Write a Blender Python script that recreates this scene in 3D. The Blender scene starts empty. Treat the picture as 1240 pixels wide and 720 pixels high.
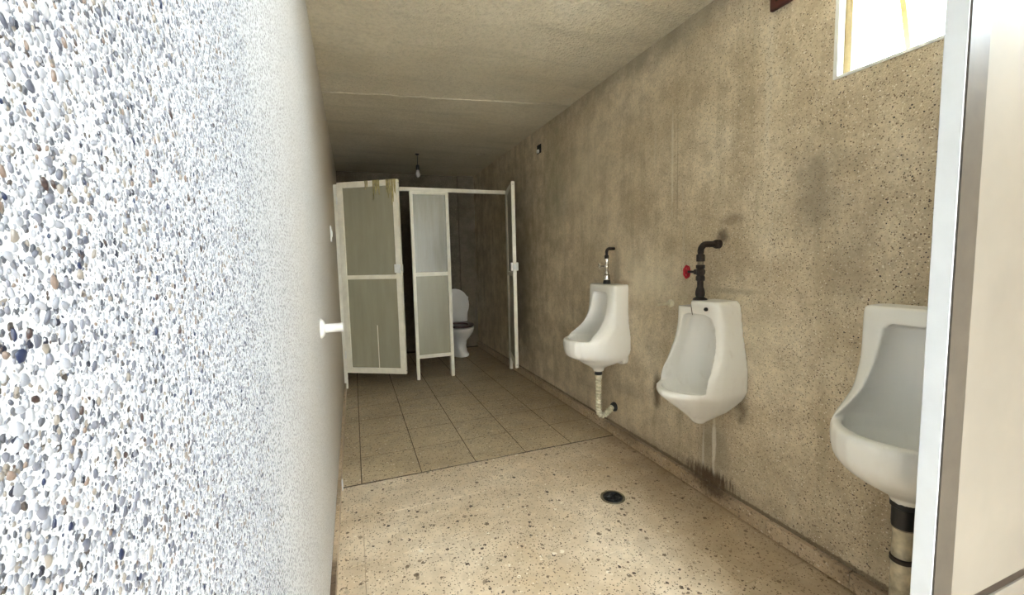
import bpy, bmesh, math, random
from mathutils import Vector, Matrix
random.seed(7)
PI = math.pi
C = bpy.context.scene.collection
S = bpy.context.scene

# ------------------------------------------------------------------ camera
cd = bpy.data.cameras.new('camera'); cam = bpy.data.objects.new('camera', cd); C.objects.link(cam)
cd.sensor_width = 36.0; cd.sensor_fit = 'HORIZONTAL'; cd.lens = 512.0 / 1240.0 * 36.0
cd.clip_start = 0.01; cd.clip_end = 200
vy = Vector(((427-620)/512, -(320-360)/512, -1)).normalized()
vx = Vector(((1985-620)/512, -(282-360)/512, -1)); vx = (vx - vx.dot(vy)*vy).normalized()
vz = vx.cross(vy)
Rm = Matrix((vx, vy, vz)).to_4x4()
CAM_H = 1.25
cam.matrix_world = Matrix.Translation((0, 0, CAM_H)) @ Rm
S.camera = cam

# ------------------------------------------------------------------ sky, daylight, exposure
EXPO = 2.05
SKY = 16.0
W = bpy.data.worlds.new('sky'); S.world = W; W.use_nodes = True
bg = W.node_tree.nodes['Background']
bg.inputs[0].default_value = (0.84, 0.93, 1.0, 1); bg.inputs[1].default_value = SKY

def portal(name, loc, rot, sx, sy):
    l = bpy.data.lights.new(name, 'AREA'); l.shape = 'RECTANGLE'; l.size = sx; l.size_y = sy
    l.cycles.is_portal = True
    o = bpy.data.objects.new(name, l); C.objects.link(o); o.location = loc; o.rotation_euler = rot
WY0, WY1, WZ0, WZ1 = -0.15, 1.09, 1.885, 2.38
DX0, DX1, DZ = 0.25, 1.15, 2.08
portal('window_daylight', (1.86, (WY0+WY1)/2, (WZ0+WZ1)/2), (0, PI/2, 0), WZ1-WZ0, WY1-WY0)
portal('doorway_daylight', ((DX0+DX1)/2, -1.42, DZ/2), (PI/2, 0, 0), DX1-DX0, DZ)

vs = S.view_settings
S.display_settings.display_device = 'sRGB'
vs.view_transform = 'Standard'; vs.look = 'None'; vs.gamma = 1; vs.use_curve_mapping = False
vs.exposure = EXPO

# ------------------------------------------------------------------ material helpers
class NT:
    def __init__(s, name):
        s.m = bpy.data.materials.new(name); s.m.use_nodes = True
        s.t = s.m.node_tree; s.n = s.t.nodes; s.p = s.n['Principled BSDF']
    def node(s, typ, **k):
        n = s.n.new(typ)
        for a, v in k.items(): setattr(n, a, v)
        return n
    def link(s, a, b): s.t.links.new(a, b)
    def co(s, scale=(1, 1, 1), loc=(0, 0, 0)):
        c = s.node('ShaderNodeTexCoord'); m = s.node('ShaderNodeMapping')
        m.inputs['Scale'].default_value = scale; m.inputs['Location'].default_value = loc
        s.link(c.outputs['Object'], m.inputs[0]); return m.outputs[0]
    def world(s):
        g = s.node('ShaderNodeNewGeometry'); return g.outputs['Position']
    def noise(s, v, sc, det=3, rough=.55):
        n = s.node('ShaderNodeTexNoise'); n.inputs['Scale'].default_value = sc
        n.inputs['Detail'].default_value = det; n.inputs['Roughness'].default_value = rough
        s.link(v, n.inputs['Vector']); return n.outputs[0]
    def vor(s, v, sc, rnd=1.0, feature='F1'):
        n = s.node('ShaderNodeTexVoronoi', feature=feature); n.inputs['Scale'].default_value = sc
        n.inputs['Randomness'].default_value = rnd
        s.link(v, n.inputs['Vector']); return n
    def ramp(s, f, stops, interp='LINEAR'):
        r = s.node('ShaderNodeValToRGB'); r.color_ramp.interpolation = interp
        e = r.color_ramp.elements
        while len(e) < len(stops): e.new(0.5)
        for i, (p, c) in enumerate(stops):
            e[i].position = p; e[i].color = (c, c, c, 1) if not isinstance(c, tuple) else (*c, 1)
        s.link(f, r.inputs[0]); return r.outputs[0]
    def mix(s, f, a, b, mode='MIX'):
        m = s.node('ShaderNodeMix', data_type='RGBA', blend_type=mode)
        for sock, v in ((m.inputs[0], f), (m.inputs[6], a), (m.inputs[7], b)):
            if isinstance(v, (int, float)): sock.default_value = v
            elif isinstance(v, tuple): sock.default_value = (*v, 1)
            else: s.link(v, sock)
        return m.outputs[2]
    def math(s, op, a, b=0.0, c=None):
        m = s.node('ShaderNodeMath', operation=op)
        for i, v in enumerate((a, b) if c is None else (a, b, c)):
            if isinstance(v, (int, float)): m.inputs[i].default_value = v
            else: s.link(v, m.inputs[i])
        return m.outputs[0]
    def sep(s, v):
        n = s.node('ShaderNodeSeparateXYZ'); s.link(v, n.inputs[0]); return n.outputs
    def bump(s, h, dist, strength=1.0):
        b = s.node('ShaderNodeBump'); b.inputs['Distance'].default_value = dist
        b.inputs['Strength'].default_value = strength
        s.link(h, b.inputs['Height']); s.link(b.outputs[0], s.p.inputs['Normal'])
    def base(s, c, rough=.5):
        if isinstance(c, tuple): s.p.inputs['Base Color'].default_value = (*c, 1)
        else: s.link(c, s.p.inputs['Base Color'])
        if isinstance(rough, (int, float)): s.p.inputs['Roughness'].default_value = rough
        else: s.link(rough, s.p.inputs['Roughness'])
    def blob(s, xyz, y, z, ry, rz, soft=1.0, wob=None):
        """soft round mask in the y-z plane"""
        a = s.math('DIVIDE', s.math('SUBTRACT', xyz[1], y), ry)
        b = s.math('DIVIDE', s.math('SUBTRACT', xyz[2], z), rz)
        d = s.math('SQRT', s.math('ADD', s.math('MULTIPLY', a, a), s.math('MULTIPLY', b, b)))
        if wob is not None: d = s.math('ADD', d, s.math('MULTIPLY', s.math('SUBTRACT', wob, .5), 1.6))
        r = s.node('ShaderNodeMapRange'); r.inputs[1].default_value = 1.0; r.inputs[2].default_value = 1.0 - soft
        r.inputs[3].default_value = 0; r.inputs[4].default_value = 1; r.interpolation_type = 'SMOOTHSTEP'
        s.link(d, r.inputs[0]); return r.outputs[0]

def plain(name, col, rough=.4, metal=0.0, var=.06, sc=30, bump=0.0, coat=0.0):
    t = NT(name); v = t.co()
    n = t.noise(v, sc, 4)
    dark = tuple(c*(1-var*2) for c in col); light = tuple(min(1, c*(1+var)) for c in col)
    t.base(t.ramp(n, [(.3, dark), (.7, light)]), rough)
    t.p.inputs['Metallic'].default_value = metal
    if coat: t.p.inputs['Coat Weight'].default_value = coat; t.p.inputs['Coat Roughness'].default_value = .08
    if bump: t.bump(n, bump)
    return t.m

def ceramic(name, col, stain=(.45, .36, .22), amt=.25):
    t = NT(name); v = t.co()
    n = t.noise(v, 9, 5, .6); n2 = t.noise(t.co((6, 6, 1.2)), 6, 4, .6)
    m = t.math('MULTIPLY', t.ramp(n, [(.55, 0.0), (.8, 1.0)]), t.ramp(n2, [(.4, 0.0), (.75, 1.0)]))
    t.base(t.mix(t.math('MULTIPLY', m, amt), col, stain), .24)
    t.p.inputs['Specular IOR Level'].default_value = .5
    return t.m

def aggregate_left():
    """washed white stone chip render: pale pebbles in a white matrix"""
    t = NT('white pebble aggregate'); v = t.world()
    wob = t.node('ShaderNodeVectorMath', operation='ADD')
    nn = t.node('ShaderNodeTexNoise'); nn.inputs['Scale'].default_value = 260; nn.inputs['Detail'].default_value = 1
    t.link(v, nn.inputs['Vector'])
    sc = t.node('ShaderNodeVectorMath', operation='SCALE'); sc.inputs[3].default_value = .0035
    t.link(nn.outputs['Color'], sc.inputs[0]); t.link(v, wob.inputs[0]); t.link(sc.outputs[0], wob.inputs[1])
    vo = t.vor(wob.outputs[0], 190)
    vo2 = t.vor(wob.outputs[0], 330)
    r = t.sep(vo.outputs['Color']); r2 = t.sep(vo2.outputs['Color'])
    rad = t.math('MULTIPLY_ADD', r[0], .34, .18)
    peb = t.math('LESS_THAN', vo.outputs['Distance'], rad)
    rad2 = t.math('MULTIPLY_ADD', r2[0], .35, .08)
    peb2 = t.math('LESS_THAN', vo2.outputs['Distance'], rad2)
    pal = [(0.0, (.012, .014, .028)), (.08, (.05, .04, .035)), (.12, (.08, .084, .10)), (.32, (.13, .135, .16)),
           (.50, (.19, .195, .22)), (.66, (.17, .15, .13)), (.74, (.28, .285, .31)), (.86, (.065, .07, .085))]
    c1 = t.ramp(r[1], pal, 'CONSTANT'); c2 = t.ramp(r2[1], pal, 'CONSTANT')
    far = t.ramp(t.noise(v, 1.7, 3), [(.3, (.40, .415, .44)), (.75, (.46, .475, .495))])
    c = t.mix(peb2, far, c2); c = t.mix(peb, c, c1)
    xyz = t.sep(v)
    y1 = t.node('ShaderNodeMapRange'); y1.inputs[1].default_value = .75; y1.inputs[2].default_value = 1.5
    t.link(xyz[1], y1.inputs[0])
    c = t.mix(t.math('MULTIPLY', y1.outputs[0], .45), c, (.72, .67, .59))  # paler and warmer along the wall: bounced light painted into the colour
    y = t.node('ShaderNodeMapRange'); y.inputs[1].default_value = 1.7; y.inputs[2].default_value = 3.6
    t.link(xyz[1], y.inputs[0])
    c = t.mix(t.math('MULTIPLY', y.outputs[0], .7), c, (.60, .50, .36))  # far end turned beige: warm bounce light painted in
    t.base(c, .6)
    h = t.math('MAXIMUM', t.math('SUBTRACT', rad, vo.outputs['Distance']), 0.0)
    t.bump(h, .004, .8)
    return t.m

def aggregate_right(name='tan aggregate render', dim=1.0, plain_wall=False):
    t = NT(name); v = t.world(); xyz = t.sep(v)
    big = t.noise(v, 1.6, 5, .6); mid = t.noise(v, 7, 5, .65); fine = t.noise(v, 70, 4, .7)
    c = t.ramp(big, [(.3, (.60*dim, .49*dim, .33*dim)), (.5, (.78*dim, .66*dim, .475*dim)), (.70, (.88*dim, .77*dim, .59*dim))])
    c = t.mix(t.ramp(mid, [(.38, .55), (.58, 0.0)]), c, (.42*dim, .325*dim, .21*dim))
    c = t.mix(t.ramp(fine, [(.3, .35), (.6, 0.0)]), c, (.25*dim, .20*dim, .14*dim))
    # vertical run marks
    st = t.noise(t.co((1, 5.5, .35)), 2.2, 5, .6)
    c = t.mix(t.ramp(st, [(.50, 0.0), (.72, .45)]), c, (.34*dim, .275*dim, .17*dim))
    st2 = t.noise(t.co((1, 9, .5), (0, 3, 1)), 2.0, 4, .6)
    c = t.mix(t.ramp(st2, [(.60, 0.0), (.8, .35)]), c, (.74*dim, .69*dim, .58*dim))
    # stone specks, worn through most near the daylight end
    w = t.node('ShaderNodeVectorMath', operation='ADD'); nn = t.node('ShaderNodeTexNoise')
    nn.inputs['Scale'].default_value = 200; t.link(v, nn.inputs['Vector'])
    sc = t.node('ShaderNodeVectorMath', operation='SCALE'); sc.inputs[3].default_value = .005
    t.link(nn.outputs['Color'], sc.inputs[0]); t.link(v, w.inputs[0]); t.link(sc.outputs[0], w.inputs[1])
    v1 = t.vor(w.outputs[0], 95); v2 = t.vor(w.outputs[0], 190)
    r1 = t.sep(v1.outputs['Color']); r2 = t.sep(v2.outputs['Color'])
    yr = t.node('ShaderNodeMapRange'); yr.inputs[1].default_value = 2.6; yr.inputs[2].default_value = 1.0
    yr.inputs[3].default_value = .25; yr.inputs[4].default_value = 1.0; t.link(xyz[1], yr.inputs[0])
    for vo, r, th, rd in ((v2, r2, .60, .58), (v1, r1, .22, .40)):
        k = t.math('MULTIPLY', t.math('LESS_THAN', vo.outputs['Distance'], t.math('MULTIPLY', r[2], rd)), t.math('LESS_THAN', r[0], th))
        k = t.math('MULTIPLY', k, yr.outputs[0])
        c = t.mix(k, c, t.ramp(r[1], [(0, (.06, .045, .04)), (.16, (.20, .14, .09)), (.5, (.36, .28, .19)), (.75, (.80, .72, .58))], 'CONSTANT'))
    if not plain_wall:
        n5 = t.noise(v, 9, 5, .65)
        n6 = t.noise(t.co((1, 8, 1)), 9, 5, .65)
        def st_(y, z, ry, rz, col, amt, soft=.8, n=n5):
            nonlocal c
            c = t.mix(t.math('MULTIPLY', t.blob(xyz, y, z, ry, rz, soft, n), amt), c, col)
        st_(2.15, 1.12, .55, .22, (.80, .72, .55), .5, 1.0)         # pale patched mortar
        st_(1.55, .85, .45, .30, (.74, .65, .47), .4, 1.0)
        st_(2.9, 1.9, .5, .5, (.72, .63, .45), .35, 1.0)
        st_(1.93, 1.75, .012, .35, (.80, .74, .60), .5, .6); st_(1.89, 1.70, .006, .40, (.30, .24, .16), .5, .6)
        st_(1.13, 1.50, .16, .30, (.20, .165, .12), .55, 1.0)       # grey patch under window
        st_(1.00, 1.25, .12, .35, (.25, .20, .14), .35, 1.0)
        st_(2.05, .45, .045, .16, (.13, .085, .045), .85)           # brown run left of the tilted urinal
        st_(1.45, .52, .06, .10, (.10, .07, .04), .7)
        st_(1.62, .25, .14, .30, (.30, .25, .17), .6)
        st_(1.61, .27, .016, .20, (.80, .75, .64), .8, .6)          # lime trail
        st_(1.68, .22, .010, .16, (.75, .70, .58), .55, .6)
        st_(1.64, .10, .26, .07, (.06, .028, .012), .95, .8, n6)     # rust above skirting
        st_(1.58, 1.34, .05, .05, (.08, .05, .03), .8)
        st_(1.52, 1.42, .10, .035, (.18, .12, .07), .5)
        st_(1.50, 1.08, .22, .02, (.22, .17, .11), .4)
        st_(2.46, 1.12, .07, .20, (.26, .21, .14), .5)
        st_(2.40, 1.08, .16, .04, (.35, .22, .12), .5)
        st_(2.35, .36, .20, .10, (.28, .22, .15), .5)
        st_(3.4, 1.9, .35, .9, (.30, .28, .17), .45, 1.0)
        st_(4.2, 1.2, .9, 1.5, (.26, .20, .11), .6, 1.0)
        st_(1.95, .06, 1.4, .09, (.22, .16, .09), .45, 1.0)
        st_(2.0, 2.45, 2.6, .16, (.28, .25, .18), .6, 1.0)          # darker band along the ceiling
        st_(2.0, .076, 6, .014, (.13, .085, .045), .75, .6, n6)     # grime line above the skirting
        st_(.80, .30, .12, .25, (.25, .19, .12), .5, 1.0)
    t.base(c, .75)
    hh = t.math('ADD', t.math('MULTIPLY', fine, .6), t.math('MULTIPLY', v2.outputs['Distance'], .7))
    t.bump(hh, .006, .7)
    return t.m

def ceiling_mat(name, k=1.0, rough=True):
    t = NT(name); v = t.world()
    a = t.noise(v, 1.3, 5, .6); b = t.noise(v, 42, 3, .6); e = t.noise(v, 95, 2, .5)
    c = t.ramp(a, [(.3, (.58*k, .51*k, .37*k)), (.7, (.72*k, .65*k, .50*k))])
    st = t.noise(t.co((.5, 4, 1)), 1.6, 5, .6)
    c = t.mix(t.ramp(st, [(.5, 0.0), (.75, .45)]), c, (.36*k, .335*k, .24*k))
    c = t.mix(t.ramp(b, [(.35, .25), (.55, 0.0)]), c, (.36*k, .32*k, .23*k))
    t.base(c, .85)
    h = t.math('ADD', b, t.math('MULTIPLY', e, .6))
    t.bump(h, .022 if rough else .006, .9)
    return t.m

def terrazzo(name, base, dirt, chip=1.0, scale=95, amt=.5):
    t = NT(name); v = t.world()
    oi = t.node('ShaderNodeObjectInfo')
    big = t.noise(v, 2.2, 5, .62); mid = t.noise(v, 11, 5, .6)
    c = t.mix(t.ramp(big, [(.38, 0.0), (.68, 1.0)]), base, dirt)
    c = t.mix(t.math('MULTIPLY', oi.outputs['Random'], .22), c, dirt)
    c = t.mix(t.ramp(mid, [(.4, .30), (.6, 0.0)]), c, tuple(x*.62 for x in dirt))
    w = t.node('ShaderNodeVectorMath', operation='ADD'); nn = t.node('ShaderNodeTexNoise')
    nn.inputs['Scale'].default_value = 120; t.link(v, nn.inputs['Vector'])
    sc = t.node('ShaderNodeVectorMath', operation='SCALE'); sc.inputs[3].default_value = .009
    t.link(nn.outputs['Color'], sc.inputs[0]); t.link(v, w.inputs[0]); t.link(sc.outputs[0], w.inputs[1])
    for s_, th, rd in ((scale, .50, .52), (scale*.6, .30, .42), (scale*1.9, .55, .55)):
        vo = t.vor(w.outputs[0], s_); r = t.sep(vo.outputs['Color'])
        k = t.math('MULTIPLY', t.math('LESS_THAN', vo.outputs['Distance'], t.math('MULTIPLY', r[2], rd)), t.math('LESS_THAN', r[0], th))
        k = t.math('MULTIPLY', k, chip)
        c = t.mix(k, c, t.ramp(r[1], [(0, (.07, .045, .028)), (.22, (.17, .12, .075)), (.5, (.30, .225, .15)), (.72, (.50, .41, .29)), (.92, (.86, .78, .64))], 'CONSTANT'))
    xy = t.sep(v)
    r = t.node('ShaderNodeMapRange'); r.inputs[1].default_value = .95; r.inputs[2].default_value = 1.75
    r.interpolation_type = 'SMOOTHSTEP'; t.link(xy[0], r.inputs[0])
    r2_ = t.node('ShaderNodeMapRange'); r2_.inputs[1].default_value = 1.645; r2_.inputs[2].default_value = 1.667; t.link(xy[0], r2_.inputs[0])
    if 'skirting' not in name: c = t.mix(t.math('MULTIPLY', r2_.outputs[0], .7), c, (.12, .075, .035))
    edge = t.math('MULTIPLY', r.outputs[0], t.ramp(t.noise(v, 4, 4), [(.3, .25), (.65, .85)]))
    c = t.mix(t.math('MULTIPLY', edge, amt), c, (.27, .175, .085))
    if 'skirting' in name:
        n5 = t.noise(t.co((1, 1, 1)), 14, 4, .65); q = t.sep(t.world())
        for yy, ry, a in ((1.62, .22, .85), (.9, .25, .4), (2.35, .3, .4)):
            c = t.mix(t.math('MULTIPLY', t.blob(q, yy, .07, ry, .075, .9, n5), a), c, (.06, .03, .014))
    t.base(c, t.ramp(mid, [(.3, .32), (.7, .6)]))
    t.bump(mid, .002, .5)
    return t.m

M = {}
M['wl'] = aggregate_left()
M['wr'] = aggregate_right()
M['wb'] = aggregate_right('shade toned back wall render', .30, True)  # stall shade put into the colour of the far wall and casing
M['wo'] = aggregate_right('entrance wall render', 1.0, True)
M['ceil'] = ceiling_mat('rough stippled plaster')
M['ceil2'] = ceiling_mat('smoother soffit plaster', .9, False)
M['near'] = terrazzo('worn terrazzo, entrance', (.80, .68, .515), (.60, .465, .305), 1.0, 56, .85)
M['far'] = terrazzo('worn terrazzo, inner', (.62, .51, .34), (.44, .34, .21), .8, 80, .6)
M['skirt'] = terrazzo('terrazzo skirting', (.70, .55, .38), (.46, .34, .21), .7, 90, .25)
M['grout'] = plain('dark grout', (.10, .07, .04), .9, var=.2, sc=20)
M['grout_near'] = plain('filled grout', (.50, .39, .25), .9, var=.25, sc=12)
M['alu'] = plain('cream painted aluminium', (.84, .80, .68), .35, var=.05, sc=14)
M['alu_l'] = plain('bare bright aluminium', (.80, .79, .74), .3, var=.04, sc=14)
M['white'] = plain('white painted aluminium', (.60, .63, .66), .38, var=.03, sc=12)
M['greyface'] = plain('weathered grey brown metal', (.058, .048, .038), .55, var=.12, sc=16)
M['cream'] = plain('cream laminate', (.185, .165, .135), .75, var=.06, sc=4)
M['brown'] = plain('dark brown gasket', (.018, .010, .006), .6, var=.2)
M['chrome'] = plain('dulled chrome', (.68, .67, .63), .22, 1.0, .08)
M['iron'] = plain('rusted iron pipe', (.030, .020, .016), .55, .3, .35, 60, .003)
M['rust'] = plain('pale scaled iron', (.26, .21, .15), .7, .1, .3, 60, .003)
M['red'] = plain('red painted iron', (.50, .008, .025), .4, .0, .15, 60)
M['black'] = plain('black rubber', (.012, .012, .012), .5, 0, .2)
M['pvc'] = plain('cream corrugated plastic', (.70, .64, .48), .5, 0, .14, 22)
M['pvcw'] = plain('white plastic', (.80, .80, .77), .4, 0, .05)
M['glue'] = plain('yellow dried drip', (.42, .35, .15), .5, 0, .2)
M['bakelite'] = plain('brown bakelite', (.07, .02, .015), .4, 0, .15)
M['stainpipe'] = plain('stained cream pipe', (.60, .52, .36), .5, 0, .35, 14)
M['tan'] = plain('yellowed window frame paint', (.40, .31, .15), .5, 0, .1)
M['cer'] = ceramic('white vitreous china', (.86, .845, .80))
M['cerd'] = ceramic('stained vitreous china', (.85, .83, .78), (.35, .27, .15), .6)
M['cer_in'] = ceramic('greyed china bowl lining', (.62, .61, .57), (.45, .40, .28), .7)
M['seat'] = plain('soiled brown seat', (.10, .045, .035), .5, 0, .4, 16)
M['outside'] = plain('concrete outside', (.45, .43, .40), .9, 0, .1, 3)
def laminate():
    t = NT('grey green laminate'); v = t.co((1, 1, .12))
    n = t.noise(v, 14, 5, .6); b = t.noise(t.co(), 2.5, 4)
    c = t.ramp(n, [(.3, (.30, .285, .205)), (.7, (.37, .35, .255))])
    c = t.mix(t.ramp(b, [(.4, .35), (.65, 0.0)]), c, (.30, .28, .20))
    t.base(c, .3); return t.m
M['lam'] = laminate()
def lam_silver():
    t = NT('silver grey laminate'); v = t.co((1, 1, .1))
    n = t.noise(v, 18, 5, .65)
    t.base(t.ramp(n, [(.3, (.27, .265, .225)), (.7, (.37, .365, .32))]), .25)
    t.p.inputs['Metallic'].default_value = .1; return t.m
M['lams'] = lam_silver()
def glass():
    t = NT('thin window glass'); g = t.node('ShaderNodeBsdfGlossy'); g.inputs['Roughness'].default_value = .03
    tr = t.node('ShaderNodeBsdfTransparent'); tr.inputs[0].default_value = (.94, .96, .96, 1)
    mx = t.node('ShaderNodeMixShader'); mx.inputs[0].default_value = .06
    t.link(tr.outputs[0], mx.inputs[1]); t.link(g.outputs[0], mx.inputs[2])
    t.link(mx.outputs[0], t.n['Material Output'].inputs[0]); return t.m
M['glass'] = glass()
def bulbglass():
    t = NT('bulb glass'); t.base((.75, .75, .72), .08); t.p.inputs['Transmission Weight'].default_value = .6; return t.m
M['bulb'] = bulbglass()

# ------------------------------------------------------------------ mesh helpers
def BM(): return bmesh.new()
def box(bm, x0, x1, y0, y1, z0, z1, bev=0.0):
    t = bmesh.new(); bmesh.ops.create_cube(t, size=1)
    for v in t.verts:
        v.co = Vector(((x0+x1)/2+v.co.x*(x1-x0), (y0+y1)/2+v.co.y*(y1-y0), (z0+z1)/2+v.co.z*(z1-z0)))
    if bev: bmesh.ops.bevel(t, geom=t.edges[:], offset=bev, segments=2, affect='EDGES', profile=.5)
    me = bpy.data.meshes.new('t'); t.to_mesh(me); t.free(); bm.from_mesh(me); bpy.data.meshes.remove(me)
    return bm
def tube(bm, pts, rad, n=14, closed_ends=True):
    """rad: number or list of radii per point"""
    pts = [Vector(p) for p in pts]; rings = []
    up = None
    for i, p in enumerate(pts):
        d = (pts[min(i+1, len(pts)-1)] - pts[max(i-1, 0)])
        if d.length < 1e-9: d = Vector((0, 0, 1))
        d.normalize()
        if up is None:
            up = Vector((0, 0, 1)) if abs(d.z) < .9 else Vector((1, 0, 0))
        a = d.cross(up)
        if a.length < 1e-4: a = d.cross(Vector((0, 1, 0)))
        a.normalize(); b = d.cross(a).normalized(); up = b.cross(d).normalized() if False else up
        r = rad[i] if isinstance(rad, (list, tuple)) else rad
        rings.append([bm.verts.new(p + (a*math.cos(2*PI*k/n) + b*math.sin(2*PI*k/n))*r) for k in range(n)])
    for r0, r1 in zip(rings, rings[1:]):
        for k in range(n): bm.faces.new((r0[k], r0[(k+1) % n], r1[(k+1) % n], r1[k]))
    if closed_ends:
        bm.faces.new(rings[0][::-1]); bm.faces.new(rings[-1])
    return bm
def arc(c, r, a0, a1, u, v, n=8):
    c, u, v = Vector(c), Vector(u), Vector(v)
    return [c + u*math.cos(a0+(a1-a0)*i/n)*r + v*math.sin(a0+(a1-a0)*i/n)*r for i in range(n+1)]
def lathe(bm, prof, c, axis='Z', n=32):
    """prof: (radius, height) pairs, closed by the caller where wanted"""
    rings = []
    for r, h in prof:
        ring = []
        for k in range(n):
            a = 2*PI*k/n; x, y = r*math.cos(a), r*math.sin(a)
            p = {'Z': (x, y, h), 'X': (h, x, y), 'Y': (x, h, y)}[axis]
            ring.append(bm.verts.new(Vector(c)+Vector(p)))
        rings.append(ring)
    for r0, r1 in zip(rings, rings[1:]):
        for k in range(n): bm.faces.new((r0[k], r0[(k+1) % n], r1[(k+1) % n], r1[k]))
    bm.faces.new(rings[0][::-1]); bm.faces.new(rings[-1])
    return bm
def section(z, w, b, d, rb, rf, n=1.0, N=14):
    """plan outline of china: back at x=-b, front at x=-d, half width w"""
    P = []
    for k in range(N+1):            # back arc from +y to -y
        a = PI*k/N; c, s = math.cos(a), math.sin(a)
        P.append((-(b+rb) + rb*s, w*c, z))
    for k in range(N+1):            # front arc from -y to +y
        a = PI*k/N; c, s = math.cos(a), math.sin(a)
        P.append((-(d-rf) - rf*abs(s)**n, -w*(abs(c)**n)*(1 if c > 0 else -1), z))
    return P
def dense(rows, k=4):
    out = []
    for i in range(len(rows)-1):
        p0, p1, p2, p3 = rows[max(0, i-1)], rows[i], rows[i+1], rows[min(len(rows)-1, i+2)]
        for q in range(k):
            u = q/k; row = []
            for a, b_, c_, d_ in zip(p0, p1, p2, p3):
                v_ = .5*((2*b_) + (c_-a)*u + (2*a-5*b_+4*c_-d_)*u*u + (3*b_-a-3*c_+d_)*u**3)
                row.append(max(v_, 0))
            out.append(tuple(row))
    return out + [tuple(rows[-1])]
def loft(bm, secs):
    rings = [[bm.verts.new(p) for p in s] for s in secs]
    n = len(rings[0])
    for r0, r1 in zip(rings, rings[1:]):
        for k in range(n): bm.faces.new((r0[k], r0[(k+1) % n], r1[(k+1) % n], r1[k]))
    bm.faces.new(rings[0][::-1]); bm.faces.new(rings[-1])
    return bm
def obj(name, bm, m, parent=None, loc=None, smooth=0, label=None, kind=None, clean=True):
    me = bpy.data.meshes.new(name)
    if clean: bmesh.ops.recalc_face_normals(bm, faces=bm.faces[:])
    bm.to_mesh(me); bm.free()
    o = bpy.data.objects.new(name, me); C.objects.link(o)
    for q in (m if isinstance(m, list) else [m]): me.materials.append(q)
    if parent: o.parent = parent
    if loc: o.location = loc
    if smooth:
        me.polygons.foreach_set('use_smooth', [True]*len(me.polygons))
        if smooth < 180: me.set_sharp_from_angle(angle=math.radians(smooth))
    if label: o['label'] = label
    if kind: o['kind'] = kind
    return o
def thing(name, label, cat, loc=(0, 0, 0), rz=0, group=None):
    o = bpy.data.objects.new(name, None); C.objects.link(o); o.empty_display_size = .1
    o.location = loc; o.rotation_euler = (0, 0, rz); o['label'] = label; o['category'] = cat
    if group: o['group'] = group
    return o
def struct(name, bm, m, parent=None, label=None, **k):
    o = obj(name, bm, m, parent, **k)
    if not parent: o['kind'] = 'structure'
    if label: o['label'] = label
    return o
def bx(*a, bev=0.0): return box(BM(), *a, bev=bev)

# ------------------------------------------------------------------ the room
XL, XR, YB, YF, ZC = -0.14, 1.69, 6.05, -1.4, 2.47     # YB: far wall behind the stalls; YF: entrance wall behind the camera
T = .15
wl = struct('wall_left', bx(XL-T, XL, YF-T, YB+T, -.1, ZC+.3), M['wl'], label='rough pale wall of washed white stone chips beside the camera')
b = BM()
box(b, XR, XR+T, WY1, YB+T, -.1, ZC+.3); box(b, XR, XR+T, YF-T, WY0, -.1, ZC+.3)
box(b, XR, XR+T, WY0, WY1, -.1, WZ0); box(b, XR, XR+T, WY0, WY1, WZ1, ZC+.3)
struct('wall_right', b, M['wr'], label='stained tan aggregate wall that carries the urinals')
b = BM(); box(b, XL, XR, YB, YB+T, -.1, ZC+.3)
struct('wall_back', b, M['wb'], label='wall behind the toilet stalls, its brown darkened for stall shade')
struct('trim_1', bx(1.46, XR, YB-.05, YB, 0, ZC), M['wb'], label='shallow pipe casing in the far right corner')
b = BM()
box(b, XL, DX0, YF-T, YF, -.1, ZC+.3); box(b, DX1, XR, YF-T, YF, -.1, ZC+.3); box(b, DX0, DX1, YF-T, YF, DZ, ZC+.3)
struct('wall_front', b, M['wo'], label='entrance wall with open doorway behind the camera')

# ceiling: rough near part and a slightly lower, smoother far part with a slanting seam
def prism(pts, z0, z1):
    bm = BM(); a = [bm.verts.new((x, y, z0)) for x, y in pts]; c = [bm.verts.new((x, y, z1)) for x, y in pts]
    bm.faces.new(a[::-1]); bm.faces.new(c)
    for i in range(len(pts)):
        j = (i+1) % len(pts); bm.faces.new((a[i], a[j], c[j], c[i]))
    return bm
seam = []
random.seed(3)
for i in range(25):
    x = XL + (XR-XL)*i/24; seam.append((x, 3.36 - .15*(x-XL) + random.uniform(-.012, .012)))
struct('ceiling', prism([(XL, YF), (XR, YF)] + seam[::-1], ZC, ZC+.12), M['ceil'], label='rough stippled beige ceiling')
struct('ceiling', prism(seam + [(XR, YB), (XL, YB)], ZC-.005, ZC+.12), M['ceil2'], label='smoother dim ceiling over the stalls')
b = BM(); box(b, XL-T, XR+T, YF-T, YB+T, ZC+.12, ZC+.3)
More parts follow.
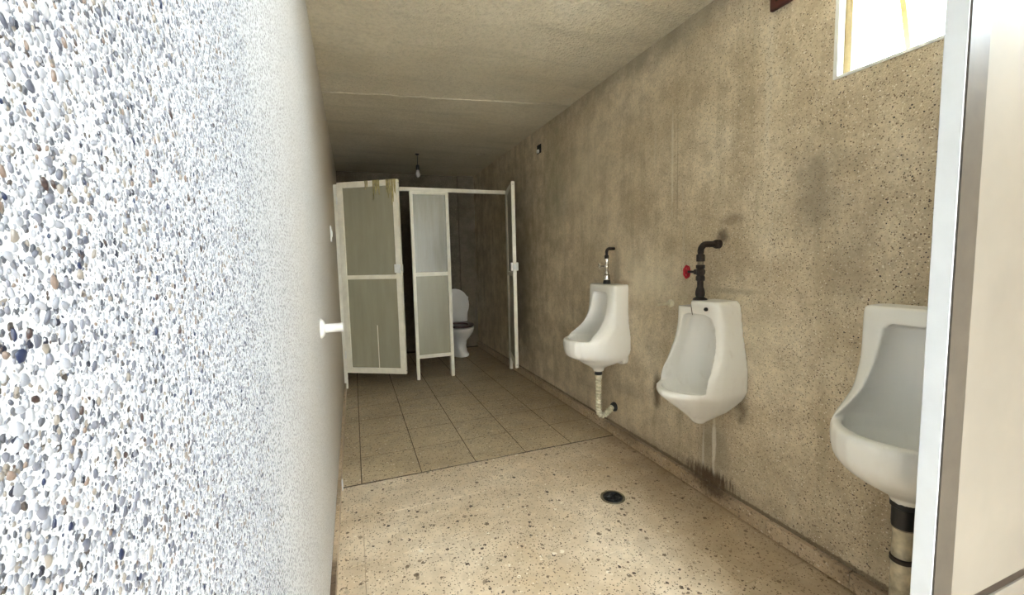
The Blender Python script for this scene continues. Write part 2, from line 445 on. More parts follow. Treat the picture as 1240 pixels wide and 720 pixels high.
# floor: slab, near tiles and far tiles raised a few millimetres
fl = struct('floor', bx(XL-T, XR+T, YF-T, YB+T, -.12, -.0035), M['grout_near'], label='worn beige terrazzo tiled floor')
struct('floor', bx(XL, XR, 2.475, YB, -.0035, .0038), M['grout'], label='bedding of the raised inner terrazzo tiles')
XS = [-.12, -.018, .321, .657, .993, 1.329, 1.668]
YN = [2.472 - .34*i for i in range(12)][::-1]
YFAR = [2.4745 + .345*i for i in range(11)]
random.seed(11)
def tile(x0, x1, y0, y1, z, g, m):
    bm = BM(); box(bm, x0-(x0+x1)/2+g, x1-(x0+x1)/2-g, y0-(y0+y1)/2+g, y1-(y0+y1)/2-g, -.012, 0)
    top = [e for e in bm.edges if all(v.co.z > -.001 for v in e.verts)]
    bmesh.ops.bevel(bm, geom=top, offset=.0012, segments=1, affect='EDGES')
    o = obj('floor_tile', bm, m, fl, ((x0+x1)/2, (y0+y1)/2, z+random.uniform(-.0004, .0004)))
    o.rotation_euler = (random.uniform(-.0012, .0012), random.uniform(-.0012, .0012), 0)
XS[0] = XL; XS[-1] = XR
for i in range(6):
    for j in range(len(YN)-1): tile(XS[i], XS[i+1], YN[j], YN[j+1], 0, .0004, M['near'])
    for j in range(len(YFAR)-1): tile(XS[i], XS[i+1], YFAR[j], min(YFAR[j+1], YB), .005, .0026, M['far'])

# skirting made of terrazzo pieces
def skirting(name, x0, x1, face, label):
    base = struct(name, bx(min(x0, x1)+.001, max(x0, x1)-.001, YF, YB, -.002, .062), M['grout_near'], label=label)
    y = YB; k = 0
    while y > YF+.01:
        y0 = max(YF, y-.34)
        bm = BM(); xa, xb = sorted((x0, x1 + face*.004)); box(bm, xa, xb, y0+.001, y-.001, 0, .068+random.uniform(-.001, .001), bev=.0025)
        for v in bm.verts: v.co.y -= y0
        obj('skirting_tile', bm, M['skirt'], base, (0, y0, 0)); y = y0
    return base
random.seed(5)
skirting('baseboard_right', XR, XR-.021, -1, 'low terrazzo skirting along the urinal wall')
skirting('baseboard_left', XL, XL+.014, 1, 'low terrazzo skirting along the pale wall')

# outside: ground, and an added unseen wall that keeps low sky off the stalls
struct('wall_sky_block', bx(-8, 9, -4.9, -4.6, -.05, 3.1), M['outside'], label='unseen concrete wall added outside the doorway to block low sky light')
struct('ground', bx(-30, 30, -30, YF-T, -.2, -.05), M['outside'], label='concrete yard outside')

# ------------------------------------------------------------------ pebbles proud of the left wall
def dome_mesh(n=8, seed=0):
    """flattened stone: base ring, shoulder ring, crown; lies in the y-z plane, bulges to +x; unit half size"""
    r = random.Random(seed); V = []; F = []
    rad = [1 + r.uniform(-.22, .22) for _ in range(n)]
    for hx, s in ((-.15, 1.0), (.55, .82)):
        for k in range(n):
            a = 2*PI*k/n; V.append((hx, math.cos(a)*s*rad[k], math.sin(a)*s*rad[k]))
    V.append((.95, r.uniform(-.15, .15), r.uniform(-.15, .15)))
    for k in range(n):
        j = (k+1) % n; F.append((k, j, n+j, n+k)); F.append((n+k, n+j, 2*n))
    return V, F
PAL = [((.34, .35, .38), 22), ((.27, .28, .315), 20), ((.20, .21, .24), 22), ((.135, .14, .17), 18), ((.19, .17, .15), 6),
       ((.08, .085, .11), 10), ((.015, .022, .055), 2.6), ((.045, .03, .028), 2.5), ((.16, .12, .10), 4)]
pm = [plain('pebble tone', c, .35, 0, .12, 300) for c, _ in PAL]
wts = [w for _, w in PAL]
rp = random.Random(21)
cell = {}; peb = []
def try_pebble(y, z, r):
    g = .0075; ci, cj = int(y/g), int(z/g)
    for a in (-1, 0, 1):
        for c in (-1, 0, 1):
            for (yy, zz, rr) in cell.get((ci+a, cj+c), ()):
                if (yy-y)**2 + (zz-z)**2 < ((rr+r)*.92)**2: return False
    cell.setdefault((ci, cj), []).append((y, z, r)); return True
for stage, (tries, ra, rb_) in enumerate(((2600, .0027, .0036), (26000, .0016, .0026), (90000, .0008, .0015))):
    for _ in range(tries):
        y = .17 + .68*rp.random()**.8
        if y > .48 and rp.random() < (y-.48)/.34: continue
        hz = .12 + .80*y
        z = CAM_H - .03 + rp.uniform(-hz, hz); r = rp.uniform(ra, rb_)
        if try_pebble(y, z, r): peb.append((y, z, r))
def look(y, r): return r/max(.05, y)
peb.sort(key=lambda p: -look(p[0], p[2]) if p[0] > .225 and abs(p[1]-CAM_H) < .75*p[0] else 0)
shapes = []
for s in range(10):
    V, F = dome_mesh(8, s); me = bpy.data.meshes.new('pebble'); me.from_pydata(V, [], F); shapes.append((V, F))
lib = {}
def pebble_mesh(s, c):
    if (s, c) not in lib:
        me = bpy.data.meshes.new('pebble'); me.from_pydata(shapes[s][0], [], shapes[s][1]); me.materials.append(pm[c])
        me.polygons.foreach_set('use_smooth', [True]*len(me.polygons)); lib[(s, c)] = me
    return lib[(s, c)]
SV = []; SF = []; SM = []
for i, (y, z, r) in enumerate(peb):
    s = rp.randrange(10); c = rp.choices(range(len(PAL)), wts)[0]
    a = rp.gauss(PI/2, .7); el = rp.uniform(.62, 1.0); h = r*rp.uniform(.28, .45)
    if i < 300:
        o = bpy.data.objects.new('pebble', pebble_mesh(s, c)); C.objects.link(o); o.parent = wl
        o.location = (XL, y, z); o.rotation_euler = (a, 0, 0); o.scale = (h, r*1.15, r*el)
    else:
        V, F = shapes[s]; n0 = len(SV); ca, sa = math.cos(a), math.sin(a)
        for (vx_, vy_, vz_) in V:
            py, pz = vy_*r*1.15, vz_*r*el
            SV.append((XL + vx_*h, y + py*ca - pz*sa, z + py*sa + pz*ca))
        for f in F: SF.append(tuple(n0+q for q in f)); SM.append(c)
me = bpy.data.meshes.new('pebbles'); me.from_pydata(SV, [], SF)
for m_ in pm: me.materials.append(m_)
me.polygons.foreach_set('material_index', SM); me.polygons.foreach_set('use_smooth', [True]*len(SF))
o = bpy.data.objects.new('pebbles', me); C.objects.link(o); o.parent = wl; o['kind'] = 'stuff'

# ------------------------------------------------------------------ window
b = BM(); f = .035; xw0, xw1 = XR+.03, XR+.09
box(b, xw0, xw1, WY1-f, WY1, WZ0, WZ1, .003); box(b, xw0, xw1, WY0, WY0+f, WZ0, WZ1, .003)
box(b, xw0, xw1, WY0+f, WY1-f, WZ0, WZ0+f*.5, .003); box(b, xw0, xw1, WY0+f, WY1-f, WZ1-f, WZ1, .003)
win = struct('window_1', b, M['tan'], label='high steel framed window above the nearest urinal')
b = BM(); e = .012
box(b, XR-.004, XR+.03, WY1-e, WY1+.004, WZ0-.004, WZ1, .002); box(b, XR-.004, XR+.03, WY0, WY1, WZ0-.006, WZ0+e*.4, .002)
obj('reveal_edge', b, M['pvcw'], win)
obj('mullion', bx(xw0, xw1, .44, .465, WZ0, WZ1, bev=.003), M['tan'], win)
def sash(y0, y1, tilt):
    w_, h_ = y1-y0, WZ1-WZ0-.06; b = BM(); s = .018
    box(b, 0, .022, 0, s, -h_, 0, .002); box(b, 0, .022, w_-s, w_, -h_, 0, .002)
    box(b, 0, .022, s, w_-s, -s, 0, .002); box(b, 0, .022, s, w_-s, -h_, -h_+s, .002)
    o = obj('sash', b, M['tan'], win, (xw0+.02, y0, WZ1-.04)); o.rotation_euler = (0, -tilt, 0)
    obj('pane', bx(.009, .013, s, w_-s, -h_+s, -s), M['glass'], o)
sash(.48, .965, math.radians(17)); sash(WY0+.04, .43, math.radians(17))

# ------------------------------------------------------------------ urinals
def mod_apply(name, bmA, bmB, m, parent, voxel=.005, smooth=6, label=None, extra=None):
    a = obj('tmp_a', bmA, m); o = a; bb = None
    if bmB is not None:
        bb = obj('tmp_b', bmB, m)
    rm0 = a.modifiers.new('r0', 'REMESH'); rm0.mode = 'VOXEL'; rm0.voxel_size = voxel
    ex = obj('tmp_c', extra, m) if extra is not None else None
    if ex:
        be = a.modifiers.new('c', 'BOOLEAN'); be.operation = 'DIFFERENCE'; be.object = ex; be.solver = 'EXACT'
    if bb:
        bo = a.modifiers.new('b', 'BOOLEAN'); bo.operation = 'DIFFERENCE'; bo.object = bb; bo.solver = 'EXACT'
        rm = a.modifiers.new('r', 'REMESH'); rm.mode = 'VOXEL'; rm.voxel_size = voxel
    sm = a.modifiers.new('s', 'SMOOTH'); sm.factor = .5; sm.iterations = smooth
    dg = bpy.context.evaluated_depsgraph_get(); dg.update()
    me = bpy.data.meshes.new_from_object(a.evaluated_get(dg)); me.name = name
    me.materials.clear(); me.materials.append(m)
    me.polygons.foreach_set('use_smooth', [True]*len(me.polygons))
    r = bpy.data.objects.new(name, me); C.objects.link(r); r.parent = parent
    if label: r['label'] = label
    for t in (a, bb, ex):
        if t: q = t.data; bpy.data.objects.remove(t); bpy.data.meshes.remove(q)
    return r

def bolt(parent, x, y, z, m, r=.008, name='bolt_cap'):
    return obj(name, lathe(BM(), [(r*1.0, .004), (r, -.004), (r*.6, -.009), (.0005, -.010)], (x, y, z), 'X', 14), m, parent, smooth=50)

def urinal_low(y, label, z0=0.0, dd=0.0, wb=0.0, dark=False):
    """round lipped urinal; root on the wall face at floor height"""
    t = thing('urinal', label, 'urinal', (XR, y, z0))
    A = [(1.065, .150, 0, .105, .0, .05, .45), (1.055, .162, 0, .118, 0, .05, .5), (.98, .163, 0, .125, 0, .06, .5), (.90, .163, 0, .140, 0, .08, .55),
         (.84, .166, 0, .165, 0, .11, .6), (.79, .172+wb*.5, 0, .205+dd*.3, 0, .15, .75), (.75, .180+wb, 0, .262+dd*.7, 0, .20, .85), (.72, .186+wb, 0, .320+dd, 0, .24, .95),
         (.700, .188+wb, 0, .352+dd, 0, .26, 1), (.67, .188+wb, 0, .358+dd, 0, .26, 1), (.62, .184+wb, 0, .350+dd, 0, .25, 1), (.585, .172, .01, .328+dd, 0, .23, 1),
         (.555, .148, .035, .290, .01, .18, 1), (.53, .115, .055, .250, .03, .13, 1), (.51, .078, .075, .215, .04, .08, 1), (.49, .045, .09, .182, .04, .045, 1), (.478, .038, .095, .172, .037, .037, 1), (.465, .036, .098, .170, .036, .036, 1)]
    bo = loft(BM(), [section(z, w, b_, d, rb, rf, n) for z, w, b_, d, rb, rf, n in dense(A)])
    # back plate with rounded lower corners
    def plate(w, zt, zb, r, th):
        P = [(w, zt), (-w, zt)] + [(-w+r-r*math.cos(a*PI/12), zb+r-r*math.sin(a*PI/12)) for a in range(7)] + [(w-r+r*math.sin(a*PI/12), zb+r-r*math.cos(a*PI/12)) for a in range(7)]
        bm = BM(); f0 = [bm.verts.new((0, p[0], p[1])) for p in P]; f1 = [bm.verts.new((-th, p[0], p[1])) for p in P]
        bm.faces.new(f0); bm.faces.new(f1[::-1])
        for i in range(len(P)): j = (i+1) % len(P); bm.faces.new((f0[i], f1[i], f1[j], f0[j]))
        return bm
    pl = plate(.163, 1.05, .525, .045, .035); me = bpy.data.meshes.new('p'); pl.to_mesh(me); pl.free(); bo.from_mesh(me); bpy.data.meshes.remove(me)
    Bc = [(1.012, .070, .05, .5, .05, .01, 1), (.998, .086, .045, .5, .06, .01, 1), (.90, .097, .042, .5, .07, .01, 1), (.80, .110, .042, .5, .09, .01, 1), (.74, .127+wb, .042, .5, .11, .01, 1),
          (.705, .142+wb, .042, .5, .12, .01, 1), (.7035, .142+wb, .042, .315+dd, .12, .15, 1), (.66, .140+wb, .045, .312+dd, .12, .15, 1), (.60, .120, .06, .27, .10, .1, 1), (.565, .07, .09, .21, .06, .06, 1)]
    cu = loft(BM(), [section(z, w, b_, d, rb, rf, n) for z, w, b_, d, rb, rf, n in Bc])
    body = mod_apply('urinal_body', bo, cu, M['cer'], t, .005, 7)
    for s in (1, -1): bolt(t, -.036, s*.125, .585, M['black'], .007)
    return t

def urinal_deep(y, label):
    t = thing('urinal', label, 'urinal', (XR, y, 0))
    A = [(1.035, .118, 0, .145, 0, .05, .5), (1.02, .132, 0, .150, 0, .05, .5), (.98, .140, 0, .142, 0, .05, .45), (.90, .150, 0, .138, 0, .05, .45), (.83, .162, 0, .150, 0, .06, .5),
         (.77, .174, 0, .175, 0, .08, .55), (.72, .181, 0, .210, 0, .11, .65), (.68, .184, 0, .255, 0, .15, .8), (.645, .184, 0, .300, 0, .20, .95), (.615, .182, 0, .338, 0, .24, 1.08), (.59, .172, 0, .338, 0, .24, 1.12),
         (.56, .152, 0, .305, 0, .22, 1.15), (.52, .118, 0.01, .25, 0, .18, 1.15), (.485, .085, 0.02, .205, 0, .13, 1.15), (.455, .052, .04, .17, .02, .08, 1.1), (.43, .028, .07, .145, .03, .03, 1), (.42, .02, .08, .13, .02, .02, 1)]
    bo = loft(BM(), [section(z, w, b_, d, rb, rf, n) for z, w, b_, d, rb, rf, n in dense(A)])
    box(bo, -.03, 0, -.128, .128, .57, 1.0)
    Bc = [(.968, .055, .04, .5, .04, .01, 1), (.955, .088, .038, .5, .05, .01, 1), (.92, .104, .036, .5, .06, .01, 1), (.80, .126, .036, .5, .07, .01, 1), (.71, .142, .036, .5, .09, .01, 1),
          (.65, .148, .036, .5, .10, .01, 1), (.618, .146, .036, .5, .10, .01, 1), (.6165, .145, .036, .305, .10, .15, 1.05), (.585, .128, .045, .285, .08, .13, 1.05), (.545, .08, .07, .22, .045, .07, 1)]
    cu = loft(BM(), [section(z, w, b_, d, rb, rf, n) for z, w, b_, d, rb, rf, n in Bc])
    # broken away corner left of the inlet
    notch = bx(-.30, .02, .028, .3, 1.000, 1.3)
    body = mod_apply('urinal_body', bo, cu, M['cerd'], t, .005, 6, extra=notch)
    bolt(t, -.152, -.075, 1.0, M['black'], .009)
    bolt(t, -.034, -.11, .60, M['black'], .010)
    # hairline crack running from the inlet to the bowl edge
    obj('crack', tube(BM(), [(-.135, .024, 1.034), (-.147, .024, 1.028), (-.1465, .023, 1.0), (-.1425, .022, .975), (-.1405, .020, .962)], .0016, 6), M['rust'], t, label='dark crack below the inlet')
    return t

u1 = urinal_low(2.49, 'farthest urinal, rounded white china with chrome valve above and corrugated drain below', dd=.030)
u1.location.z = .010
u2 = urinal_deep(1.60, 'middle urinal, stained white china with pointed lip, cracked top and no drain pipe')
u3 = urinal_low(.745, 'nearest urinal, white china half hidden behind the white partition post', dd=0, wb=.002)
u3.location.z = .01

# ---- supply with chrome stop valve over urinal 1
def flange(bm, x, y, z, r, h): return lathe(bm, [(r, 0), (r, -h*.4), (r*.8, -h), (r*.55, -h)], (x, y, z), 'X', 20)
t = thing('supply_pipe', 'dark elbow pipe with chrome stop valve above the farthest urinal', 'pipe', (XR, 2.49, 1.077))
o_ = .062
P = [Vector((.01, 0, .238)), Vector((-o_+.022, 0, .238))] + arc((-o_+.022, 0, .216), .022, PI/2, PI, (1, 0, 0), (0, 0, 1), 6)[1:] + [Vector((-o_, 0, .17))]
obj('elbow_pipe', tube(BM(), P, .0105, 12), M['iron'], t, smooth=60)
obj('coupling', lathe(BM(), [(.015, .17), (.015, .19), (.0125, .195)], (-o_, 0, 0), 'Z', 12), M['iron'], t, smooth=40)
v = lathe(BM(), [(.010, .062), (.013, .066), (.013, .085), (.009, .09), (.011, .105), (.015, .113), (.015, .128), (.010, .135), (.012, .15), (.012, .175), (.008, .178)], (-o_, 0, 0), 'Z', 16)
hv = obj('stop_valve', v, M['chrome'], t, smooth=40, label='chrome valve body')
b = tube(BM(), [(-o_, 0, .12), (-o_-.015, .035, .12), (-o_-.02, .05, .12)], [.008, .008, .006], 10)
obj('valve_stem', b, M['chrome'], hv, smooth=50)
b = BM(); c0 = Vector((-o_-.022, .055, .12))
for k in range(4):
    a = PI/4 + k*PI/2; d = Vector((.8*math.cos(a), .35*math.cos(a), math.sin(a)))*.022; tube(b, [c0, c0+d*.8, c0+d], [.005, .004, .006], 8)
obj('valve_handle', b, M['chrome'], hv, smooth=50)
obj('inlet_collar', lathe(BM(), [(.021, .024), (.0225, .03), (.0225, .056), (.016, .062)], (-o_, 0, 0), 'Z', 16), M['chrome'], t, smooth=40)
obj('inlet_gasket', lathe(BM(), [(.026, -.003), (.026, .008), (.0215, .024), (.018, .024)], (-o_, 0, 0), 'Z', 18), M['black'], t, smooth=40)

# ---- iron supply with red handwheel over urinal 2
t = thing('supply_pipe', 'rusty iron elbow pipe with red handwheel valve above the middle urinal', 'pipe', (XR, 1.60, 1.038))
o_ = .115
P = [Vector((.01, 0, .268)), Vector((-o_+.035, 0, .268))] + arc((-o_+.035, 0, .233), .035, PI/2, PI, (1, 0, 0), (0, 0, 1), 8)[1:] + [Vector((-o_, 0, .20))]
obj('elbow_pipe', tube(BM(), P, .0150, 14), M['iron'], t, smooth=60)
obj('wall_coupling', lathe(BM(), [(.022, .0), (.022, -.02), (.018, -.024), (.018, -.03)], (0, 0, .268), 'X', 16), M['iron'], t, smooth=40)
obj('coupling', lathe(BM(), [(.019, .185), (.0195, .19), (.0195, .215), (.017, .22)], (-o_, 0, 0), 'Z', 14), M['iron'], t, smooth=40)
obj('nipple', lathe(BM(), [(.014, .165), (.014, .188)], (-o_, 0, 0), 'Z', 14), M['rust'], t, smooth=40, label='pale scaled nipple')
gv = obj('gate_valve', lathe(BM(), [(.015, .09), (.0205, .095), (.0205, .112), (.016, .118), (.022, .128), (.022, .142), (.016, .150), (.0205, .154), (.0205, .168), (.015, .170)], (-o_, 0, 0), 'Z', 8), M['iron'], t, smooth=30)
obj('lower_pipe', lathe(BM(), [(.022, .020), (.0225, .035), (.018, .055), (.0145, .062), (.0145, .095)], (-o_, 0, 0), 'Z', 14), M['iron'], t, smooth=40)
obj('inlet_gasket', lathe(BM(), [(.034, 0), (.032, .006), (.020, .013), (.018, .022)], (-o_, 0, 0), 'Z', 18), M['black'], t, smooth=40)
stem_dir = Vector((-.35, .94, 0)).normalized(); c0 = Vector((-o_, 0, .135)); hc = c0 + stem_dir*.068
obj('valve_stem', tube(BM(), [c0, c0+stem_dir*.03, c0+stem_dir*.032, hc+stem_dir*.006], [.014, .012, .006, .006], 12), M['iron'], gv, smooth=50)
b = BM(); n_ = (stem_dir + Vector((-.8, -.5, .1))).normalized(); n_ = stem_dir
ua = n_.cross(Vector((0, 0, 1))).normalized(); ub = Vector((0, 0, 1))
hw_r = .028
N = 40; ring = [hc + (ua*math.cos(2*PI*k/N) + ub*math.sin(2*PI*k/N))*(hw_r*(1+.07*math.cos(2*PI*k/N*7))) for k in range(N+1)]
tube(b, ring, .0055, 8, False)
for k in range(5):
    a = 2*PI*k/5; tube(b, [hc, hc+(ua*math.cos(a)+ub*math.sin(a))*hw_r], .0038, 6)
tube(b, [hc-n_*.006, hc+n_*.008], .010, 10)
obj('handwheel', b, M['red'], gv, smooth=60, label='red lobed handwheel')

# ---- short pipe stubs
def stub(loc, sx, L, r, rf, label, m):
    t = thing('pipe_stub', label, 'pipe', loc)
    obj('flange', lathe(BM(), [(rf, 0), (rf, sx*.004), (rf*.8, sx*.012), (r*1.15, sx*.018), (r, sx*.018)], (0, 0, 0), 'X', 22), m, t, smooth=50)
    b = BM(); k = 18; prof = [(r, .01), (r, L-.004), (r*1.06, L-.002), (r*1.06, L), (r*.78, L), (r*.78, L-.03)]
    lathe(b, [(a, sx*h) for a, h in prof], (0, 0, 0), 'X', k)
    obj('spout', b, m, t, smooth=50)
    return t
stub((XR, 1.93, .985), -1, .098, .0100, .024, 'capped pale pipe stub between the farthest and middle urinals', M['pvc'])
ts = stub((XL, 1.93, .985), 1, .088, .019, .042, 'white pipe stub sticking out of the pale left wall', M['pvcw'])

# ---- corrugated drain of urinal 1
t = thing('drain_hose', 'cream corrugated drain hose curving from the farthest urinal into the wall', 'hose', (XR-.134, 2.49, 0))
P = []; z = .455
path = [Vector((0, 0, .455)), Vector((0, 0, .19))] + arc((.038, 0, .19), .038, PI, 1.72*PI, (1, 0, 0), (0, 0, 1), 12)[1:] + [Vector((.118, 0, .200))]
# resample evenly
def resample(path, step):
    out = [path[0].copy()]; acc = 0
    for a, c in zip(path, path[1:]):
        L = (c-a).length; d = step-acc
        while d <= L: out.append(a + (c-a)*(d/L)); d += step
        acc = L-(d-step)
    return out
pts = resample(path, .0047)
obj('corrugated_hose', tube(BM(), pts, [.0190 + .0040*math.cos(i*PI*.5) for i in range(len(pts))], 16), M['pvc'], t, smooth=70)
obj('hose_collar', lathe(BM(), [(.0235, .425), (.0245, .43), (.0245, .448), (.022, .452)], (0, 0, 0), 'Z', 20), M['pvc'], t, smooth=40)
obj('drain_gasket', lathe(BM(), [(.025, .449), (.0265, .452), (.0265, .462), (.024, .468)], (0, 0, 0), 'Z', 20), M['black'], t, smooth=40)
obj('wall_gasket', lathe(BM(), [(.033, .0), (.033, -.010), (.026, -.022), (.022, -.022)], (.134, 0, .200), 'X', 20), M['black'], t, smooth=40)
# ---- drain of urinal 3
t = thing('drain_pipe', 'stained cream drain pipe with black rubber coupling under the nearest urinal', 'pipe', (XR-.134, .745, 0))
obj('rubber_coupling', lathe(BM(), [(.030, .40), (.031, .41), (.031, .462), (.036, .466), (.036, .482), (.030, .484)], (0, 0, 0), 'Z', 22), M['black'], t, smooth=40)
obj('pipe', lathe(BM(), [(.026, .0), (.026, .40), (.024, .41)], (0, 0, 0), 'Z', 22), M['stainpipe'], t, smooth=40)
obj('rust_ring', lathe(BM(), [(.028, .395), (.030, .40), (.029, .412), (.026, .415)], (0, 0, 0), 'Z', 22), M['rust'], t, smooth=40)
obj('clamp', lathe(BM(), [(.0265, .285), (.030, .288), (.030, .300), (.0265, .303)], (0, 0, 0), 'Z', 22), M['iron'], t, smooth=40)
obj('floor_collar', lathe(BM(), [(.045, .001), (.045, .010), (.03, .02), (.027, .02)], (0, 0, 0), 'Z', 22), M['stainpipe'], t, smooth=40)

# ------------------------------------------------------------------ floor drain
t = thing('floor_drain', 'round black floor drain grate in the beige terrazzo floor', 'drain', (1.212, 1.808, 0))
obj('drain_rim', lathe(BM(), [(.064, .0005), (.063, .004), (.056, .0045), (.052, .002)], (0, 0, 0), 'Z', 36), plain('dull drain rim', (.20, .17, .11), .5, .4, .2), t, smooth=40)
b = lathe(BM(), [(.052, .0030), (.051, .0052), (.012, .0052)], (0, 0, 0), 'Z', 32)
g = obj('grate', b, M['black'], t, smooth=40)
b = BM()
for k in range(9):
    a = 2*PI*k/9; ca, sa = math.cos(a), math.sin(a)
    tube(b, [(ca*.014, sa*.014, .0062), (ca*.046, sa*.046, .0062)], .0022, 6)
tube(b, [(.034*math.cos(a*PI/12), .034*math.sin(a*PI/12), .0062) for a in range(25)], .002, 6, False)
obj('grate_bar', b, plain('dark iron grate', (.035, .035, .033), .35, .6), g, smooth=60)

# ------------------------------------------------------------------ toilet stalls
sf = thing('toilet_stall', 'cream aluminium toilet stall front with two open doors at the far end', 'partition', (0, 4.48, 0))
def part(name, a, m, parent=sf, bev=.002, label=None, loc=None): return obj(name, bx(*a, bev=bev), m, parent, label=label, loc=loc)
part('top_rail', (XL+.002, XR-.002, 0, .045, 1.985, 2.022), M['alu'])
part('post', (XL+.002, XL+.035, 0, .045, .009, 1.985), M['alu'])
part('post', (.580, .612, 0, .045, .009, 1.985), M['alu'])
part('post', (.950, .984, 0, .045, .009, 1.985), M['alu'])
part('post', (1.635, 1.667, 0, .045, .009, 1.985), M['alu'])
for z0, z1 in ((.235, .270), (1.108, 1.150), (1.955, 1.985)): part('cross_rail', (.612, .950, .004, .041, z0, z1), M['alu'])
part('upper_panel', (.606, .956, .018, .026, 1.14, 1.965), M['lams'], label='silvery grey laminate panel')
part('lower_panel', (.606, .956, .018, .026, .26, 1.115), M['lam'])
def stall_door(hinge, ang, w_, z0, z1, side, label, seam_=False, drips=False):
    """leaf along local +x from the hinge, thickness in y; origin at the hinge foot"""
    b = BM(); s = .055; th = .034; yz0, yz1 = -th/2, th/2
    box(b, 0, s, yz0, yz1, z0, z1, .003); box(b, w_-s, w_, yz0, yz1, z0, z1, .003)
    for a, c in ((z0, z0+s), ((z0+z1)/2-.002, (z0+z1)/2+.038), (z1-s, z1)): box(b, s-.001, w_-s+.001, yz0+.001, yz1-.001, a, c, .002)
    d = obj('door', b, M['alu'], sf, label=label); d.location = hinge; d.rotation_euler = (0, 0, ang)
    zm = (z0+z1)/2
    obj('panel', bx(s-.01, w_-s+.01, -.004, .004, zm+.03, z1-s+.01), M['lam'], d)
    obj('panel', bx(s-.01, w_-s+.01, -.004, .004, z0+s-.01, zm+.005), M['lam'], d)
    for zz in (z0+.18, z1-.17):
        obj('hinge', tube(BM(), [(-.006, side*.012, zz-.035), (-.006, side*.012, zz+.035)], .008, 10), M['alu_l'], d, smooth=60)
    lb = BM(); box(lb, w_-.062, w_-.004, yz0-.020, yz0, zm+.055, zm+.135, .003); box(lb, w_-.062, w_-.004, yz1, yz1+.020, zm+.055, zm+.135, .003); box(lb, w_-.02, w_+.004, -.012, .012, zm+.07, zm+.12, .002)
    obj('latch', lb, M['pvcw'], d, label='white latch box')
    for zz in (z0+.03, z1-.03): obj('screw', lathe(BM(), [(.004, 0), (.004, .002)], (w_, 0, zz), 'X', 8), M['iron'], d)
    if seam_: obj('panel_seam', bx(.34, .346, side*.004, side*.008, z0+s, z0+s+.42), M['alu'], d, label='pale vertical scratch seam')
    if drips:
        g = BM(); r = random.Random(4)
        for (x0, x1, n, lo, hi) in ((w_-.11, w_-.015, 8, .10, .27), (w_-.25, w_-.17, 5, .03, .20), (w_-.33, w_-.29, 2, .05, .14)):
            for k in range(n):
                x = x0+(x1-x0)*(k+r.random()*.6)/n; L = r.uniform(lo, hi)
                yy = yz0 - .001
                tube(g, [(x, yy, z1+.002), (x+r.uniform(-.003, .003), yy-.001, z1-L*.5), (x+r.uniform(-.004, .004), yy, z1-L)], [.007, .006, .0035], 6)
        obj('paint_drip', g, M['glue'], d, kind='stuff', smooth=60)
    return d
hl = Vector((XL+.042, -.022, 0)); fe = Vector((.438, 4.14-4.48, 0)); dv = fe-hl
stall_door(hl, math.atan2(dv.y, dv.x), dv.length, .18, 2.032, -1, 'left stall door, ajar, grey green panels with yellow drips on its top corner', True, True)
hr = Vector((1.635, -.022, 0)); fe = Vector((1.482, 3.87-4.48, 0)); dv = fe-hr
stall_door(hr, math.atan2(dv.y, dv.x), dv.length, .18, 2.010, 1, 'right stall door, swung wide open and seen edge on')
dvd = thing('stall_divider', 'plain divider between the two toilet stalls', 'partition', (.967, 4.53, 0))
b = BM(); box(b, -.016, .016, 0, .03, .009, 1.95, .002); box(b, -.016, .016, 1.48, 1.515, .009, 1.95, .002); box(b, -.015, .015, .03, 1.48, 1.915, 1.95); box(b, -.015, .015, .03, 1.48, .235, .27)
obj('frame', b, M['alu'], dvd); obj('panel', bx(-.004, .004, .02, 1.49, .26, 1.92), M['lam'], dvd)

# ------------------------------------------------------------------ toilet
t = thing('toilet', 'white china toilet with raised lid inside the right stall', 'toilet', (1.29, 5.62, .009))
def ell(z, cy, a, b_, n=30, e=1.0):
    return [(a*math.copysign(abs(math.cos(2*PI*k/n))**e, math.cos(2*PI*k/n)), cy + b_*math.copysign(abs(math.sin(2*PI*k/n))**e, math.sin(2*PI*k/n)), z) for k in range(n)]
b = loft(BM(), [ell(0, -.04, .115, .27, e=.8), ell(.015, -.04, .118, .272, e=.8), ell(.04, -.04, .105, .25), ell(.12, -.03, .095, .22), ell(.20, -.04, .105, .235), ell(.27, -.08, .145, .29),
                ell(.33, -.11, .175, .325), ell(.375, -.12, .185, .335), ell(.39, -.12, .183, .333), ell(.39, -.13, .125, .24), ell(.33, -.13, .115, .22), ell(.27, -.10, .06, .12), ell(.25, -.10, .02, .05)])
obj('bowl', b, M['cer'], t, smooth=50)
def ringmesh(z0, z1, cy, a, b_, ai, bi, n=36):
    bm = BM(); R = []
    for (aa, bb, z) in ((a, b_, z0), (a, b_, z1), (ai, bi, z1), (ai, bi, z0)): R.append([bm.verts.new((aa*math.cos(2*PI*k/n), cy+bb*math.sin(2*PI*k/n), z)) for k in range(n)])
    for i in range(4):
        for k in range(n): bm.faces.new((R[i][k], R[i][(k+1) % n], R[(i+1) % 4][(k+1) % n], R[(i+1) % 4][k]))
    return bm
obj('seat', ringmesh(.392, .412, -.13, .19, .235, .12, .15), M['seat'], t, smooth=40, label='soiled brown toilet seat')
b = loft(BM(), [ell(-.009, 0, .19, .225), ell(-.012, 0, .20, .235), ell(.006, 0, .202, .237), ell(.012, 0, .19, .222)])
ld = obj('lid', b, M['cer'], t, smooth=50); ld.location = (0, .105, .64); ld.rotation_euler = (math.radians(98), 0, 0)
b = loft(BM(), [ell(.40, .27, .20, .095, e=.35), ell(.42, .27, .205, .10, e=.35), ell(.71, .27, .215, .11, e=.35), ell(.72, .27, .215, .11, e=.35)])
obj('tank', b, M['cer'], t, smooth=40)
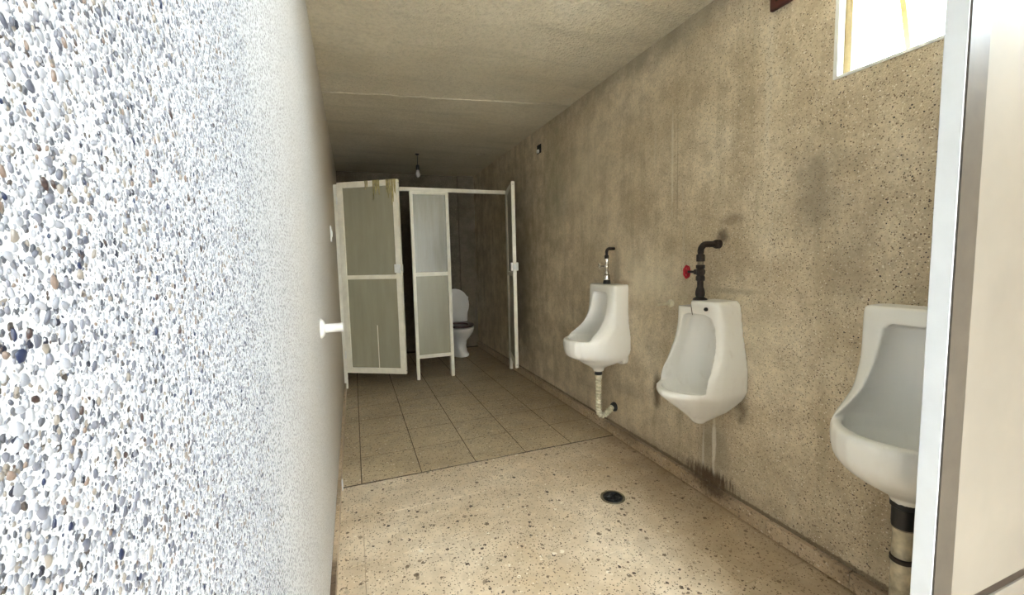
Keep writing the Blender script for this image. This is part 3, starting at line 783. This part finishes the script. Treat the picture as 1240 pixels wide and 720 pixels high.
b = loft(BM(), [ell(.72, .268, .222, .118, e=.35), ell(.745, .268, .224, .12, e=.35), ell(.755, .268, .21, .11, e=.35)])
obj('tank_lid', b, M['cer'], t, smooth=40)
obj('flush_lever', tube(BM(), [(-.15, .165, .68), (-.15, .145, .68), (-.09, .14, .675)], .007, 8), M['chrome'], t, smooth=60)

# ------------------------------------------------------------------ pendant bulb and ceiling cap
t = thing('pendant_bulb', 'bare bulb hanging on a short black cable from the ceiling before the stalls', 'lamp', (.738, 4.888, 2.458))
obj('cable', tube(BM(), [(0, 0, 0), (.002, 0, -.05), (-.001, 0, -.12)], .004, 8), M['black'], t, smooth=60)
obj('ceiling_rose', lathe(BM(), [(.022, 0), (.022, -.006), (.006, -.014)], (0, 0, 0), 'Z', 18), M['black'], t, smooth=40)
obj('socket', lathe(BM(), [(.008, -.115), (.018, -.125), (.019, -.17), (.016, -.175)], (0, 0, 0), 'Z', 18), M['black'], t, smooth=40)
obj('bulb', lathe(BM(), [(.013, -.173), (.015, -.185), (.025, -.205), (.029, -.222), (.026, -.24), (.015, -.252), (.002, -.256)], (0, 0, 0), 'Z', 20), M['bulb'], t, smooth=180)
o = obj('ceiling_box_cover', lathe(BM(), [(.05, 0), (.05, -.004), (.042, -.008), (.001, -.009)], (0, 0, 0), 'Z', 24), M['ceil2'], None, (1.43, 4.72, 2.458), smooth=40)
o['label'] = 'small round cover plate on the ceiling near the right wall'; o['category'] = 'cover plate'

# ------------------------------------------------------------------ electrical boxes and switch
t = thing('junction_box', 'small black open electrical box high on the right wall near the stalls', 'electrical box', (XR, 3.70, 2.28))
b = BM(); box(b, -.004, 0, -.045, .045, -.04, .04, .001)
obj('cover_rim', b, M['black'], t); obj('wire_end', bx(-.022, -.004, -.01, .02, -.035, -.005, bev=.004), M['pvcw'], t, label='pale wire end')
t = thing('outlet_box', 'dark brown electrical box at the top of the right wall by the window', 'electrical box', (XR, 1.30, 2.285))
obj('box_body', bx(-.020, 0, -.045, .045, -.038, .07, bev=.005), M['bakelite'], t)
obj('box_socket', bx(-.026, -.018, -.018, .018, -.012, .03, bev=.003), M['brown'], t)
t = thing('light_switch', 'narrow white switch plate on the left wall near the stalls', 'switch', (XL, 3.37, 1.475))
obj('switch_plate', bx(0, .009, -.036, .036, -.058, .058, bev=.003), M['pvcw'], t); obj('switch_rocker', bx(.009, .015, -.012, .012, -.022, .022, bev=.002), M['pvcw'], t)
o = obj('plastic_chip', bx(0, .006, -.012, .012, 0, .058, bev=.001), M['pvcw'], None, (XL+.019, 2.455, .001)); o['label'] = 'small white plastic strip standing against the left skirting'; o['category'] = 'strip'

# ------------------------------------------------------------------ near partition at the right
pt = thing('privacy_partition', 'cream partition with white end post beside the nearest urinal', 'partition', (1.08, .5, 0))
obj('end_post', bx(0, .064, -.035, 0, 0, 2.05, bev=.0015), M['white'], pt, label='white aluminium end post')
obj('edge_channel', bx(.0015, .0665, -.0385, -.0348, 0, 2.05), M['greyface'], pt, label='grey brown channel on the post')
obj('upper_panel', bx(.064, .605, -.028, -.006, .478, 2.02, bev=.001), M['cream'], pt)
obj('lower_panel', bx(.064, .605, -.028, -.006, .10, .452, bev=.001), M['cream'], pt)
obj('mid_strip', bx(.064, .605, -.024, -.010, .450, .480), M['brown'], pt, label='dark brown joint strip')
obj('top_rail', bx(.064, .605, -.033, -.001, 2.02, 2.05, bev=.002), M['white'], pt)

for o in bpy.data.objects:
    k = o.name.split('.')[0]
    g = {'urinal': 'urinals along the right wall', 'supply_pipe': 'water supply pipes above the urinals', 'pipe_stub': 'short pipe stubs on the side walls'}.get(k)
    if g: o['group'] = g
